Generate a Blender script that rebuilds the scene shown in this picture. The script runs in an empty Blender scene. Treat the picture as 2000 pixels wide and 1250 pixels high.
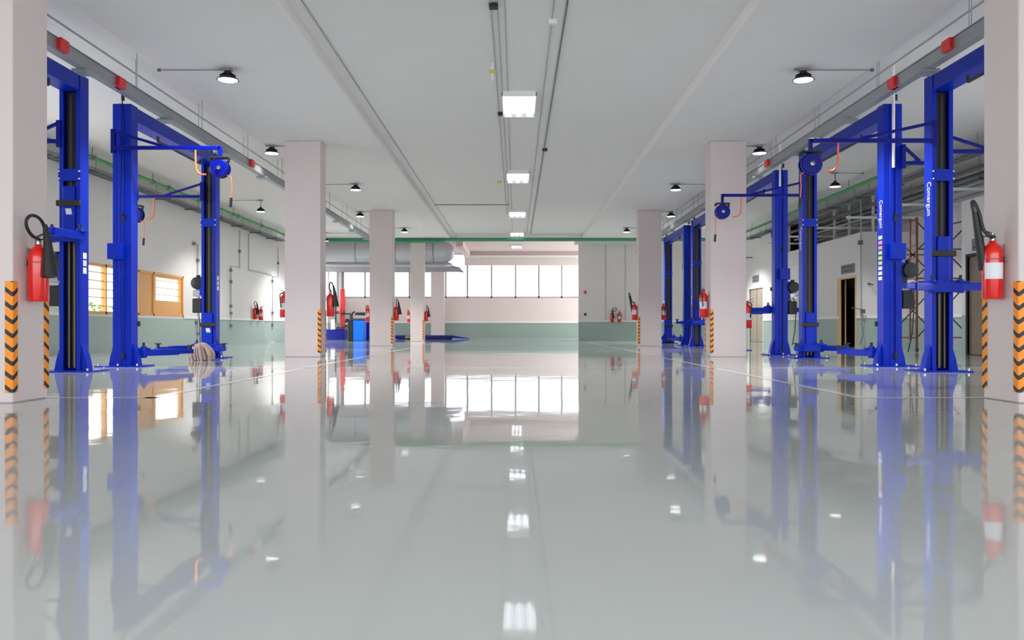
import bpy, math, random
from mathutils import Vector, Matrix
random.seed(7)
scene = bpy.context.scene
COL = scene.collection
PI = math.pi
CAM_H = 0.59
F = 1600.0          # focal length in pixels of the 2000 px wide frame
CX, CY = 1007.0, 640.0

def wx(u, Y): return (u - CX) / F * Y
def wz(v, Y): return CAM_H + (CY - v) / F * Y

# ------------------------------------------------------------------ materials
def lin(c):
    return tuple((x / 255 / 12.92) if x / 255 <= 0.04045 else ((x / 255 + 0.055) / 1.055) ** 2.4 for x in c)

def mat(name, rgb, rough=0.5, metal=0.0, var=0.04, scale=6.0, bump=0.0, bscale=40.0, coat=0.0, emit=None, estr=0.0):
    m = bpy.data.materials.new(name); m.use_nodes = True
    nt = m.node_tree; n = nt.nodes; l = nt.links
    bs = n['Principled BSDF']
    col = lin(rgb)
    bs.inputs['Roughness'].default_value = rough
    bs.inputs['Metallic'].default_value = metal
    if coat: bs.inputs['Coat Weight'].default_value = coat
    tc = n.new('ShaderNodeTexCoord')
    if var > 0:
        nz = n.new('ShaderNodeTexNoise'); nz.inputs['Scale'].default_value = scale; nz.inputs['Detail'].default_value = 4
        l.new(tc.outputs['Object'], nz.inputs['Vector'])
        mx = n.new('ShaderNodeMix'); mx.data_type = 'RGBA'
        mx.inputs[6].default_value = (*[max(0, c * (1 - var)) for c in col], 1)
        mx.inputs[7].default_value = (*[min(1, c * (1 + var)) for c in col], 1)
        l.new(nz.outputs['Fac'], mx.inputs[0]); l.new(mx.outputs[2], bs.inputs['Base Color'])
    else:
        bs.inputs['Base Color'].default_value = (*col, 1)
    if bump > 0:
        nb = n.new('ShaderNodeTexNoise'); nb.inputs['Scale'].default_value = bscale; nb.inputs['Detail'].default_value = 5
        l.new(tc.outputs['Object'], nb.inputs['Vector'])
        bp = n.new('ShaderNodeBump'); bp.inputs['Strength'].default_value = bump; bp.inputs['Distance'].default_value = 0.01
        l.new(nb.outputs['Fac'], bp.inputs['Height']); l.new(bp.outputs['Normal'], bs.inputs['Normal'])
    if emit:
        bs.inputs['Emission Color'].default_value = (*lin(emit), 1); bs.inputs['Emission Strength'].default_value = estr
    return m

def wall_mat(name, upper, lower, zsplit=0.86):
    """painted plaster: a pale green dado painted below zsplit"""
    m = bpy.data.materials.new(name); m.use_nodes = True
    nt = m.node_tree; n = nt.nodes; l = nt.links; bs = n['Principled BSDF']
    g = n.new('ShaderNodeNewGeometry'); s = n.new('ShaderNodeSeparateXYZ'); l.new(g.outputs['Position'], s.inputs[0])
    gt = n.new('ShaderNodeMath'); gt.operation = 'GREATER_THAN'; gt.inputs[1].default_value = zsplit; l.new(s.outputs[2], gt.inputs[0])
    nz = n.new('ShaderNodeTexNoise'); nz.inputs['Scale'].default_value = 0.9; nz.inputs['Detail'].default_value = 6
    l.new(g.outputs['Position'], nz.inputs['Vector'])
    mx = n.new('ShaderNodeMix'); mx.data_type = 'RGBA'
    mx.inputs[6].default_value = (*lin(lower), 1); mx.inputs[7].default_value = (*lin(upper), 1)
    l.new(gt.outputs[0], mx.inputs[0])
    mp = n.new('ShaderNodeMapRange'); mp.inputs[3].default_value = 0.95; mp.inputs[4].default_value = 1.04; l.new(nz.outputs['Fac'], mp.inputs[0])
    mul = n.new('ShaderNodeMix'); mul.data_type = 'RGBA'; mul.blend_type = 'MULTIPLY'; mul.inputs[0].default_value = 1
    l.new(mx.outputs[2], mul.inputs[6]); l.new(mp.outputs[0], mul.inputs[7]); l.new(mul.outputs[2], bs.inputs['Base Color'])
    bs.inputs['Roughness'].default_value = 0.42
    return m

def floor_mat(name, rgb, rough):
    m = bpy.data.materials.new(name); m.use_nodes = True
    nt = m.node_tree; n = nt.nodes; l = nt.links; bs = n['Principled BSDF']
    g = n.new('ShaderNodeNewGeometry')
    nz = n.new('ShaderNodeTexNoise'); nz.inputs['Scale'].default_value = 0.5; nz.inputs['Detail'].default_value = 6
    l.new(g.outputs['Position'], nz.inputs['Vector'])
    c = lin(rgb)
    mx = n.new('ShaderNodeMix'); mx.data_type = 'RGBA'
    mx.inputs[6].default_value = (*[x * 0.96 for x in c], 1); mx.inputs[7].default_value = (*[min(1, x * 1.04) for x in c], 1)
    l.new(nz.outputs['Fac'], mx.inputs[0]); l.new(mx.outputs[2], bs.inputs['Base Color'])
    bs.inputs['Roughness'].default_value = rough
    bs.inputs['IOR'].default_value = 1.5
    # self-levelled resin: long low swells and a finer ripple
    n1 = n.new('ShaderNodeTexNoise'); n1.inputs['Scale'].default_value = 0.9; n1.inputs['Detail'].default_value = 1
    l.new(g.outputs['Position'], n1.inputs['Vector'])
    n2 = n.new('ShaderNodeTexNoise'); n2.inputs['Scale'].default_value = 3.5; n2.inputs['Detail'].default_value = 2
    l.new(g.outputs['Position'], n2.inputs['Vector'])
    b1 = n.new('ShaderNodeBump'); b1.inputs['Strength'].default_value = 1; b1.inputs['Distance'].default_value = 0.0026
    b2 = n.new('ShaderNodeBump'); b2.inputs['Strength'].default_value = 1; b2.inputs['Distance'].default_value = 0.0007
    l.new(n1.outputs['Fac'], b1.inputs['Height']); l.new(n2.outputs['Fac'], b2.inputs['Height'])
    l.new(b1.outputs['Normal'], b2.inputs['Normal']); l.new(b2.outputs['Normal'], bs.inputs['Normal'])
    return m

def chevron_mat():
    """rubber corner guard: black chevrons folding round the corner on orange"""
    m = bpy.data.materials.new('chevron_rubber'); m.use_nodes = True
    nt = m.node_tree; n = nt.nodes; l = nt.links; bs = n['Principled BSDF']
    tc = n.new('ShaderNodeTexCoord'); s = n.new('ShaderNodeSeparateXYZ'); l.new(tc.outputs['Object'], s.inputs[0])
    def mth(op, a, b=None):
        k = n.new('ShaderNodeMath'); k.operation = op
        for i, x in enumerate((a, b)):
            if x is None: continue
            if isinstance(x, (int, float)): k.inputs[i].default_value = x
            else: l.new(x, k.inputs[i])
        return k.outputs[0]
    d = mth('ADD', mth('ABSOLUTE', s.outputs[0]), mth('ABSOLUTE', s.outputs[1]))
    z = mth('SUBTRACT', s.outputs[2], mth('MULTIPLY', d, 0.75))
    fr = mth('FRACT', mth('DIVIDE', mth('ADD', z, 1.0), 0.109))
    k = mth('LESS_THAN', fr, 0.34)
    mx = n.new('ShaderNodeMix'); mx.data_type = 'RGBA'
    mx.inputs[6].default_value = (*lin((250, 150, 30)), 1); mx.inputs[7].default_value = (*lin((28, 28, 32)), 1)
    l.new(k, mx.inputs[0]); l.new(mx.outputs[2], bs.inputs['Base Color']); bs.inputs['Roughness'].default_value = 0.45
    return m

def glass_mat(name, tint=(1, 1, 1), gloss=0.06):
    m = bpy.data.materials.new(name); m.use_nodes = True
    nt = m.node_tree; n = nt.nodes; l = nt.links; n.remove(n['Principled BSDF'])
    t = n.new('ShaderNodeBsdfTransparent'); t.inputs[0].default_value = (*tint, 1)
    gl = n.new('ShaderNodeBsdfGlossy'); gl.inputs['Roughness'].default_value = 0.03
    ms = n.new('ShaderNodeMixShader'); ms.inputs[0].default_value = gloss
    l.new(t.outputs[0], ms.inputs[1]); l.new(gl.outputs[0], ms.inputs[2]); l.new(ms.outputs[0], n['Material Output'].inputs[0])
    return m

def wood_mat(name, a, b, scale=3.0):
    m = bpy.data.materials.new(name); m.use_nodes = True
    nt = m.node_tree; n = nt.nodes; l = nt.links; bs = n['Principled BSDF']
    tc = n.new('ShaderNodeTexCoord'); mp = n.new('ShaderNodeMapping'); mp.inputs['Scale'].default_value = (scale * 6, scale * 6, scale * 0.5)
    l.new(tc.outputs['Object'], mp.inputs[0])
    nz = n.new('ShaderNodeTexNoise'); nz.inputs['Scale'].default_value = 2; nz.inputs['Detail'].default_value = 5; l.new(mp.outputs[0], nz.inputs['Vector'])
    mx = n.new('ShaderNodeMix'); mx.data_type = 'RGBA'; mx.inputs[6].default_value = (*lin(a), 1); mx.inputs[7].default_value = (*lin(b), 1)
    l.new(nz.outputs['Fac'], mx.inputs[0]); l.new(mx.outputs[2], bs.inputs['Base Color']); bs.inputs['Roughness'].default_value = 0.4
    return m

M = dict(
    shelf=mat('grey_shelf_paint', (150, 146, 158), 0.5, var=0.03),
    floor=floor_mat('epoxy_floor', (187, 192, 189), 0.035),
    line=floor_mat('white_line_paint', (245, 245, 242), 0.1),
    wall=wall_mat('wall_paint', (230, 226, 224), (168, 187, 180)),
    farwall=wall_mat('far_wall_paint', (228, 214, 208), (146, 164, 156)),
    ceiling=mat('ceiling_paint', (228, 225, 225), 0.8, var=0.02, scale=1.2),
    warmceil=mat('warm_ceiling_paint', (240, 220, 218), 0.7, var=0.02),
    column=mat('column_paint', (216, 203, 202), 0.55, var=0.02, scale=2, bump=0.05),
    trim=mat('trim_white', (240, 240, 238), 0.4, var=0.02),
    blue=mat('blue_powder_coat', (0, 42, 180), 0.34, var=0.05),
    blue_dark=mat('dark_blue_paint', (0, 14, 130), 0.3, var=0.05),
    blue_light=mat('sky_blue_paint', (20, 120, 250), 0.3, var=0.05),
    black=mat('black_rubber', (30, 30, 32), 0.5, var=0.1),
    slot=mat('channel_backing', (14, 16, 40), 0.35, var=0.1),
    steel=mat('bare_steel', (170, 170, 172), 0.3, 1.0, var=0.05),
    rod=mat('greased_rod', (92, 84, 70), 0.35, 0.6, var=0.1),
    galv=mat('galvanised_steel', (150, 154, 158), 0.4, 0.4, var=0.06),
    conduit=mat('grey_conduit', (168, 170, 172), 0.5, 0.1, var=0.03),
    darkpipe=mat('dark_grey_pipe', (104, 106, 104), 0.5, 0.2, var=0.08),
    duct=mat('duct_sheet_metal', (196, 198, 204), 0.35, 0.25, var=0.04),
    green=mat('green_pipe_paint', (30, 150, 66), 0.4, var=0.05),
    greendk=mat('dark_green_pipe_paint', (70, 150, 108), 0.4, var=0.05),
    red=mat('red_enamel', (222, 22, 16), 0.22, var=0.04, coat=0.4),
    redbox=mat('red_plastic', (214, 40, 44), 0.4, var=0.05),
    orange=mat('orange_hose', (245, 120, 60), 0.45, var=0.05),
    white=mat('white_plastic', (242, 242, 242), 0.4, var=0.02),
    yellow=mat('yellow_plastic', (215, 205, 60), 0.4, var=0.05),
    label=mat('paper_label', (222, 226, 232), 0.5, var=0.06, scale=30),
    grey=mat('sign_grey', (120, 124, 130), 0.5, var=0.05),
    ink=mat('sign_ink', (60, 62, 70), 0.6, var=0.03),
    pink=mat('pink_sticker', (245, 150, 150), 0.5, var=0.03),
    lime=mat('lime_sticker', (206, 222, 80), 0.5, var=0.03),
    wood=wood_mat('orange_wood', (226, 158, 74), (238, 178, 96)),
    brown=wood_mat('brown_door_wood', (120, 104, 88), (146, 128, 108)),
    tan=wood_mat('tan_door_wood', (164, 152, 138), (180, 168, 152)),
    pale=wood_mat('pale_wood', (218, 180, 110), (230, 196, 130)),
    darkwood=wood_mat('dark_red_wood', (58, 30, 26), (92, 52, 44)),
    scaffold=mat('scaffold_paint', (120, 66, 52), 0.6, 0.1, var=0.25, scale=12),
    rust=mat('dark_steel_brace', (58, 44, 42), 0.6, 0.2, var=0.2),
    rag=mat('grey_rag', (176, 156, 148), 0.9, var=0.35, scale=18, bump=0.4),
    leaf=mat('leaf_green', (120, 176, 60), 0.5, var=0.35, scale=3),
    bark=mat('bark', (110, 82, 60), 0.8, var=0.2),
    glass=glass_mat('window_glass'), dimmed=glass_mat('dimmed_window_glass', (.8, .8, .805)),  # second glass is tinted to dim the daylight through the far windows
    ground=mat('outside_concrete', (196, 194, 188), 0.8, var=0.08, scale=0.4),
    chevron=chevron_mat(),
    lamp=mat('lamp_glow', (255, 255, 255), 0.5, var=0, emit=(252, 252, 255), estr=3.0),
    tube=mat('tube_glow', (255, 255, 255), 0.5, var=0, emit=(250, 250, 255), estr=2.2),
    mirror=mat('louvre_reflector', (225, 226, 240), 0.15, 0.9, var=0.02),
)

for k in ('blue', 'blue_dark', 'blue_light'): M[k].node_tree.nodes['Principled BSDF'].inputs['Specular IOR Level'].default_value = 0.25
# ------------------------------------------------------------------ mesh builder
class B:
    def __init__(s, T=None): s.v = []; s.f = []; s.mi = []; s.T = T
    def add(s, vs, fs, m=0):
        o = len(s.v)
        s.v += [Vector(x) for x in vs]
        s.f += [tuple(i + o for i in f) for f in fs]; s.mi += [m] * len(fs)
        return s
    def box(s, x0, x1, y0, y1, z0, z1, m=0):
        if x0 > x1: x0, x1 = x1, x0
        if y0 > y1: y0, y1 = y1, y0
        if z0 > z1: z0, z1 = z1, z0
        vs = [(x, y, z) for z in (z0, z1) for y in (y0, y1) for x in (x0, x1)]
        return s.add(vs, [(0, 2, 3, 1), (4, 5, 7, 6), (0, 1, 5, 4), (2, 6, 7, 3), (0, 4, 6, 2), (1, 3, 7, 5)], m)
    def obox(s, p0, p1, w, h, m=0, up=(0, 0, 1)):
        """square bar from p0 to p1, w across, h along up"""
        p0, p1 = Vector(p0), Vector(p1); d = (p1 - p0).normalized(); up = Vector(up)
        if abs(d.dot(up)) > 0.98: up = Vector((0, 1, 0))
        a = d.cross(up).normalized(); b = a.cross(d).normalized()
        vs = [p + a * (i * w / 2) + b * (j * h / 2) for p in (p0, p1) for i, j in ((-1, -1), (1, -1), (1, 1), (-1, 1))]
        return s.add(vs, [(3, 2, 1, 0), (4, 5, 6, 7), (0, 1, 5, 4), (1, 2, 6, 5), (2, 3, 7, 6), (3, 0, 4, 7)], m)
    def tube(s, pts, r, n=10, m=0, closed=False, r1=None):
        pts = [Vector(p) for p in pts]; k = len(pts)
        t0 = (pts[1] - pts[0]).normalized()
        a = t0.orthogonal().normalized()
        rings = []
        for i, p in enumerate(pts):
            if closed: t = (pts[(i + 1) % k] - pts[i - 1]).normalized()
            elif i == 0: t = t0
            elif i == k - 1: t = (pts[-1] - pts[-2]).normalized()
            else: t = (pts[i + 1] - pts[i - 1]).normalized()
            a = (a - t * a.dot(t)); a = a.normalized() if a.length > 1e-6 else t.orthogonal().normalized()
            b = t.cross(a)
            rr = r if r1 is None else r + (r1 - r) * i / (k - 1)
            rings.append([p + a * (rr * math.cos(2 * PI * j / n)) + b * (rr * math.sin(2 * PI * j / n)) for j in range(n)])
        vs = [v for q in rings for v in q]; fs = []
        for i in range(k if closed else k - 1):
            i2 = (i + 1) % k
            for j in range(n): fs.append((i * n + j, i * n + (j + 1) % n, i2 * n + (j + 1) % n, i2 * n + j))
        if not closed: fs += [tuple(reversed(range(n))), tuple(range((k - 1) * n, k * n))]
        return s.add(vs, fs, m)
    def cyl(s, p0, p1, r0, r1=None, n=16, m=0):
        return s.tube([p0, p1], r0, n, m, r1=r0 if r1 is None else r1)
    def lathe(s, prof, n=24, o=(0, 0, 0), axis='z', m=0):
        o = Vector(o); vs = []; fs = []; k = len(prof)
        for r, h in prof:
            for j in range(n):
                c, q = r * math.cos(2 * PI * j / n), r * math.sin(2 * PI * j / n)
                vs.append(o + (Vector((c, q, h)) if axis == 'z' else Vector((h, c, q)) if axis == 'x' else Vector((q, h, c))))
        for i in range(k - 1):
            for j in range(n): fs.append((i * n + j, i * n + (j + 1) % n, (i + 1) * n + (j + 1) % n, (i + 1) * n + j))
        fs += [tuple(reversed(range(n))), tuple(range((k - 1) * n, k * n))]
        return s.add(vs, fs, m)
    def prism(s, poly, lo, hi, plane='xy', m=0):
        P = {'xy': lambda a, b, h: (a, b, h), 'xz': lambda a, b, h: (a, h, b), 'yz': lambda a, b, h: (h, a, b)}[plane]
        n = len(poly); vs = [P(a, b, lo) for a, b in poly] + [P(a, b, hi) for a, b in poly]
        fs = [tuple(reversed(range(n))), tuple(range(n, 2 * n))] + [(i, (i + 1) % n, n + (i + 1) % n, n + i) for i in range(n)]
        return s.add(vs, fs, m)
    def build(s, name, mats, parent=None, loc=(0, 0, 0), bevel=0.0, smooth=True):
        me = bpy.data.meshes.new(name)
        vs = [s.T @ v for v in s.v] if s.T else s.v
        me.from_pydata([tuple(v) for v in vs], [], s.f)
        for k in (mats if isinstance(mats, (list, tuple)) else [mats]): me.materials.append(M[k])
        me.polygons.foreach_set('material_index', s.mi)
        import bmesh
        bm = bmesh.new(); bm.from_mesh(me); bmesh.ops.recalc_face_normals(bm, faces=bm.faces); bm.to_mesh(me); bm.free()
        if smooth:
            me.polygons.foreach_set('use_smooth', [True] * len(me.polygons)); me.set_sharp_from_angle(angle=0.6)
        me.update()
        o = bpy.data.objects.new(name, me); COL.objects.link(o); o.location = loc
        if parent: o.parent = parent
        if bevel:
            b = o.modifiers.new('edge', 'BEVEL'); b.width = bevel; b.segments = 2; b.limit_method = 'ANGLE'; b.angle_limit = 0.7
        return o

def tag(o, label, cat, group=None, kind=None):
    o['label'] = label; o['category'] = cat
    if group: o['group'] = group
    if kind: o['kind'] = kind
    return o
def thing(name, label, cat, loc=(0, 0, 0), rz=0.0, group=None):
    o = bpy.data.objects.new(name, None); COL.objects.link(o); o.location = loc; o.rotation_euler = (0, 0, rz)
    o.empty_display_size = 0.1
    return tag(o, label, cat, group)
def struct(o, label=None, cat=None):
    o['kind'] = 'structure'
    if label: o['label'] = label; o['category'] = cat
    return o
def text(body, size, m, parent, mtx, name='lettering', ext=0.001):
    cu = bpy.data.curves.new(name, 'FONT'); cu.body = body; cu.size = size; cu.extrude = ext; cu.align_x = 'LEFT'
    t = bpy.data.objects.new(name, cu); COL.objects.link(t)
    dg = bpy.context.evaluated_depsgraph_get(); dg.update()
    me = bpy.data.meshes.new_from_object(t.evaluated_get(dg)); bpy.data.objects.remove(t)
    me.transform(mtx); me.materials.clear(); me.materials.append(M[m])
    o = bpy.data.objects.new(name, me); COL.objects.link(o); o.parent = parent
    return o

# ------------------------------------------------------------------ the setting
YN, YF = -4.0, 47.0       # unseen open front added behind the camera for daylight, far wall
HB, HC, HS, HF = 4.35, 4.50, 4.55, 4.95   # beam soffit, middle slab, side slabs, far bay slab
XL, XR = -10.0, 10.0

fl = struct(B().box(XL - .2, 11.7, YN, YF + .2, -.2, 0).build('floor', 'floor', smooth=False), 'glossy pale grey green epoxy workshop floor', 'floor')
def fline(x0, x1, y0, y1):
    o = B().add([(x0, y0, .0015), (x1, y0, .0015), (x1, y1, .0015), (x0, y1, .0015)], [(0, 1, 2, 3)]).build('marking_line', 'line', fl)
    o['kind'] = 'structure'
LW = .05
fline(-3.07 - LW, -3.07 + LW, 6.85, 33); fline(2.9 - LW, 2.9 + LW, 6.95, 33)
for k, y in enumerate((6.9, 12.0, 17.15, 22.2, 27.0, 32.9)):
    fline(XL + .8, -3.07 + LW, y - LW, y + LW); fline(2.9 - LW, XR - .8, y - LW, y + LW)
fline(-3.07 + LW, 2.9 - LW, 12.0 - .03, 12.0 + .03)

struct(B().box(XL - 60, 60, -50, YN, -.25, -.02).box(XL - 60, XL - .2, YN, 90, -.25, -.02).box(XL - .2, 60, YF + .2, 90, -.25, -.02).box(11.7, 60, YN, YF + .2, -.25, -.02)
       .build('ground', 'ground', smooth=False), 'pale concrete yard around the workshop', 'ground')

c = B().box(-2.75, 2.8, YN, 35.3, HC, HC + .2).box(XL - .2, -5.2, YN, 35.3, HS, HS + .2).box(5.15, 11.7, YN, 39.2, HS, HS + .2)
c.box(2.8, 5.15, 35.3, 39.2, HS, HS + .2)
struct(c.build('ceiling', 'ceiling', smooth=False), 'flat light grey painted ceiling', 'ceiling')
struct(B().box(XL - .2, 2.8, 35.7, YF + .2, HF, HF + .2).box(2.8, 5.2, 39.2, YF + .2, HF, HF + .2)
       .build('ceiling_far', 'warmceil', smooth=False), 'warm white ceiling of the far bay before the windows', 'ceiling')
for x0, x1, w in ((-5.2, -2.75, 'above the columns beside the window wall'), (2.8, 5.15, 'above the columns on the office side')):
    struct(B().box(x0, x1, YN, 35.3, HB, HB + .4).build('ceiling_beam', 'ceiling', bevel=.03), 'broad flat beam ' + w, 'beam')
struct(B().box(XL - .2, 5.15, 35.3, 35.7, HB, HF + .2).build('ceiling_beam', 'ceiling', bevel=.02), 'cross beam over the green pipe at the far bay', 'beam')

# window-side wall with windows, and unseen open bays added to let daylight in
W1 = (18.3, 24.65, .92, 2.13); W2 = (44.0, 46.5, 2.29, 3.8)
b = B(); t0, t1 = XL - .2, XL
def wall_run(b, along, lo, hi, t0, t1, ztop, holes):
    """wall slab along x or y from lo to hi with rectangular holes (a0, a1, z0, z1)"""
    def bx(a0, a1, z0, z1):
        if a1 - a0 < 1e-4 or z1 - z0 < 1e-4: return
        if along == 'y': b.box(t0, t1, a0, a1, z0, z1)
        else: b.box(a0, a1, t0, t1, z0, z1)
    a = lo
    for (h0, h1, z0, z1) in holes:
        bx(a, h0, 0, ztop); bx(h0, h1, 0, z0); bx(h0, h1, z1, ztop); a = h1
    bx(a, hi, 0, ztop)
wall_run(b, 'y', YN, YF + .2, t0, t1, 5.15, [(9.5, 16.6, 0, 4.2), W1, (36.5, 43.6, 0, 4.2), W2])
struct(b.build('wall_left', 'wall', smooth=False), 'long white wall with pale green dado and timber window', 'wall')
b = B()
wall_run(b, 'x', XL, 5.2, YF, YF + .2, 5.15, [(-9.95, -4.76, 2.29, 3.86), (-4.08, -2.93, 2.29, 4.9), (-2.93, 3.75, 2.29, 4.17)])
struct(b.build('wall_back', 'farwall', smooth=False), 'far end wall under the long window band', 'wall')
struct(B().box(-4.80, -4.05, YF - .55, YF, 0, HF).build('column', 'column', bevel=.01), 'pale square pillar between the two far windows', 'column')
struct(B().box(3.0, 11.7, 39.0, 39.2, 0, 4.75).build('wall_end', 'wall', smooth=False), 'white end wall with green dado beside the far bay opening', 'wall')
b = B(); wall_run(b, 'y', 30.4, 39.0, XR, XR + .2, 4.75, [(33.1, 35.0, 0, 2.22)])
struct(b.build('wall_right', 'wall', smooth=False), 'white wall with tan door beyond the offices', 'wall')
b = B(); wall_run(b, 'y', YN, 39.0, 11.5, 11.7, 4.75, [(7.5, 13.4, 0, 4.2)])  # unseen opening added here so daylight reaches the near lifts
struct(b.build('wall_right_outer', 'wall', smooth=False), 'outer wall behind and above the low offices', 'wall')
# two low office boxes
OH = 3.26
b = B(); wall_run(b, 'y', 14.0, 17.9, 9.8, 9.9, OH, [(16.85, 17.75, 0, 2.12)])
b.box(9.8, 11.5, 17.9, 18.0, 0, OH).box(9.8, 11.5, 13.9, 14.0, 0, OH).box(9.8, 11.5, 13.9, 18.0, OH, OH + .1)
struct(b.build('partition', 'wall', smooth=False), 'low white office box with brown door beside the near extinguisher', 'office wall')
b = B(); wall_run(b, 'y', 23.75, 30.3, 10.0, 10.1, OH, [(24.1, 25.15, 0, 2.06)])
b.box(10.0, 11.5, 23.65, 23.75, 0, OH).box(10.0, 11.5, 30.3, 30.4, 0, OH).box(10.0, 11.5, 23.65, 30.4, OH, OH + .1)
struct(b.build('partition', 'wall', smooth=False), 'low white office box with open doorway behind the blue lifts', 'office wall')
# dado rails
for k, (x0, x1, y0, y1) in enumerate(((XL, XL + .03, 16.6, W1[0]), (XL, XL + .03, W1[1], 36.5), (XL, 5.0, YF - .03, YF), (3.0, XR, 38.97, 39.0), (XR - .03, XR, 35.05, 39.0), (XR - .03, XR, 30.4, 33.05),
                                      (11.47, 11.5, 18.0, 23.65), (9.97, 10.0, 25.25, 30.4), (9.97, 10.0, 23.65, 24.0), (10.0, 11.5, 23.62, 23.65), (9.77, 9.8, 14, 16.75))):
    struct(B().box(x0, x1, y0, y1, .86, .94).build(f'trim_{k + 1}', 'trim', bevel=.005), None, None)

# windows
def window(n, label, mullions, along, a0, a1, z0, z1, c, frame='conduit', w=.05, transom=None, d=.08, pane='glass'):
    root = bpy.data.objects.new(f'window_{n}', None); COL.objects.link(root); struct(root, label, 'window')
    b = B()
    def bx(A0, A1, Z0, Z1, bb, dd=d):
        if along == 'x': bb.box(A0, A1, c - dd / 2, c + dd / 2, Z0, Z1)
        else: bb.box(c - dd / 2, c + dd / 2, A0, A1, Z0, Z1)
    bx(a0, a0 + w, z0, z1, b); bx(a1 - w, a1, z0, z1, b); bx(a0, a1, z0, z0 + w, b); bx(a0, a1, z1 - w, z1, b)
    for mu in mullions: bx(mu - w / 2, mu + w / 2, z0, z1, b)
    for tz in (transom or []): bx(a0, a1, tz - .012, tz + .012, b, .03)
    b.build('window_frame', frame, root)
    g = B(); bx(a0, a1, z0, z1, g, .008); g.build('pane', pane, root, smooth=False)
    return root
window(1, 'left part of the far window band under the grey duct', [-8.65, -7.4, -6.1], 'x', -9.95, -4.76, 2.29, 3.86, YF + .1, w=.09, pane='dimmed')
window(2, 'broad far window band with white panes over the pinkish wall', [-2.78, -1.39, 0.0, 1.34, 2.66], 'x', -4.08, 3.75, 2.29, 4.9, YF + .28, w=.1, pane='dimmed')
window(3, 'small window high in the far corner of the side wall', [], 'y', W2[0], W2[1], W2[2], W2[3], XL - .1, pane='dimmed')
wr = window(4, 'timber window with louvre panes and solid orange panels over the green dado', [20.0, 21.72, 22.63], 'y', W1[0], W1[1], W1[2], W1[3], XL - .05, frame='wood', w=.065,
            transom=[1.12, 1.32, 1.52, 1.72, 1.92], d=.12)
B().box(XL - .08, XL - .02, 21.76, 22.6, .96, 2.08).box(XL - .08, XL - .02, 22.66, 24.6, .96, 1.36).box(XL - .08, XL - .02, 22.66, 22.82, 1.36, 2.08).box(XL - .08, XL - .02, 24.45, 24.6, 1.36, 2.08).box(XL - .08, XL - .02, 22.82, 24.45, 2.0, 2.08).build('timber_panel', 'wood', wr)
# doors
def door(n, label, x, y0, y1, h, m, opened=False, jamb='trim'):
    root = bpy.data.objects.new(f'door_{n}', None); COL.objects.link(root); struct(root, label, 'door')
    B().box(x - .02, x + .1, y0 - .06, y0, 0, h + .06).box(x - .02, x + .1, y1, y1 + .06, 0, h + .06).box(x - .02, x + .1, y0, y1, h, h + .06).build('door_frame', jamb, root)
    if opened: B().box(x + .11, x + .15, y1, y1 + .95, .01, h - .01).box(x - .02, x + .0, y1 + .06, y1 + .28, 0, h + .06).build('door_leaf', m, root)
    else:
        B().box(x + .03, x + .075, y0, y1, .01, h).build('door_leaf', m, root)
        B().tube([(x + .03, y0 + .08, 1.0), (x - .04, y0 + .08, 1.0), (x - .04, y0 + .2, 1.0)], .012).build('handle', 'steel', root)
    return root
door(1, 'brown wooden office door beside the near extinguisher', 9.8, 16.85, 17.75, 2.12, 'brown', jamb='black')
door(2, 'open office doorway with pale wood leaf and dark room inside', 10.0, 24.1, 25.15, 2.06, 'pale', True, jamb='pale')
d3 = door(3, 'tan double door in the far side wall', XR, 33.1, 35.0, 2.22, 'tan')
B().box(XR + .005, XR + .03, 33.98, 34.02, .02, 2.2).box(XR + .02, XR + .03, 33.3, 33.85, 1.2, 2.0).box(XR + .02, XR + .03, 34.15, 34.7, 1.2, 2.0).build('door_panel', 'tan', d3)
tag(B().box(11.0, 11.45, 25.9, 28.6, 0, 1.9).box(10.98, 11.0, 26.0, 26.9, .1, 1.82).box(10.98, 11.0, 27.0, 27.9, .1, 1.82).build('cupboard', 'darkwood', bevel=.01), 'dark reddish cupboard inside the open office doorway', 'cupboard')

# columns
COLS = []
for yy, w in ((6.4, .72), (16.5, .72), (26.2, .74), (35.1, .58)):
    for sgn in (-1, 1):
        if yy > 30 and sgn > 0: continue
        x0 = 3.93 if sgn > 0 else -3.93
        nm = {6.4: 'near', 16.5: 'second', 26.2: 'third', 35.1: 'slim farthest'}[yy]
        COLS.append(struct(B().box(x0, x0 + sgn * w, yy, yy + .48, 0, HB).build('column', 'column', bevel=.012), f'{nm} square painted column on the {"office" if sgn > 0 else "window"} side', 'column'))

# ------------------------------------------------------------------ camera, world
cam = bpy.data.cameras.new('camera'); cam.sensor_width = 36; cam.lens = F / 2000 * 36
cam.shift_x = -(CX - 1000) / 2000; cam.shift_y = (CY - 625) / 2000; cam.clip_end = 300
co = bpy.data.objects.new('camera', cam); COL.objects.link(co); co.location = (0, 0, CAM_H); co.rotation_euler = (PI / 2, 0, 0)
scene.camera = co
w = bpy.data.worlds.new('sky'); scene.world = w; w.use_nodes = True
bg = w.node_tree.nodes['Background']; bg.inputs[0].default_value = (0.93, 0.96, 1.0, 1); bg.inputs[1].default_value = 4.0
scene.view_settings.view_transform = 'Standard'; scene.view_settings.look = 'None'
scene.view_settings.exposure = 0.18; scene.view_settings.gamma = 1.0; scene.view_settings.use_curve_mapping = False
cy = scene.cycles
cy.max_bounces = 10; cy.diffuse_bounces = 6; cy.glossy_bounces = 4; cy.transparent_max_bounces = 12
cy.sample_clamp_indirect = 6.0; cy.caustics_reflective = False; cy.caustics_refractive = False
cy.use_denoising = True; cy.use_adaptive_sampling = True; cy.adaptive_threshold = 0.025
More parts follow.
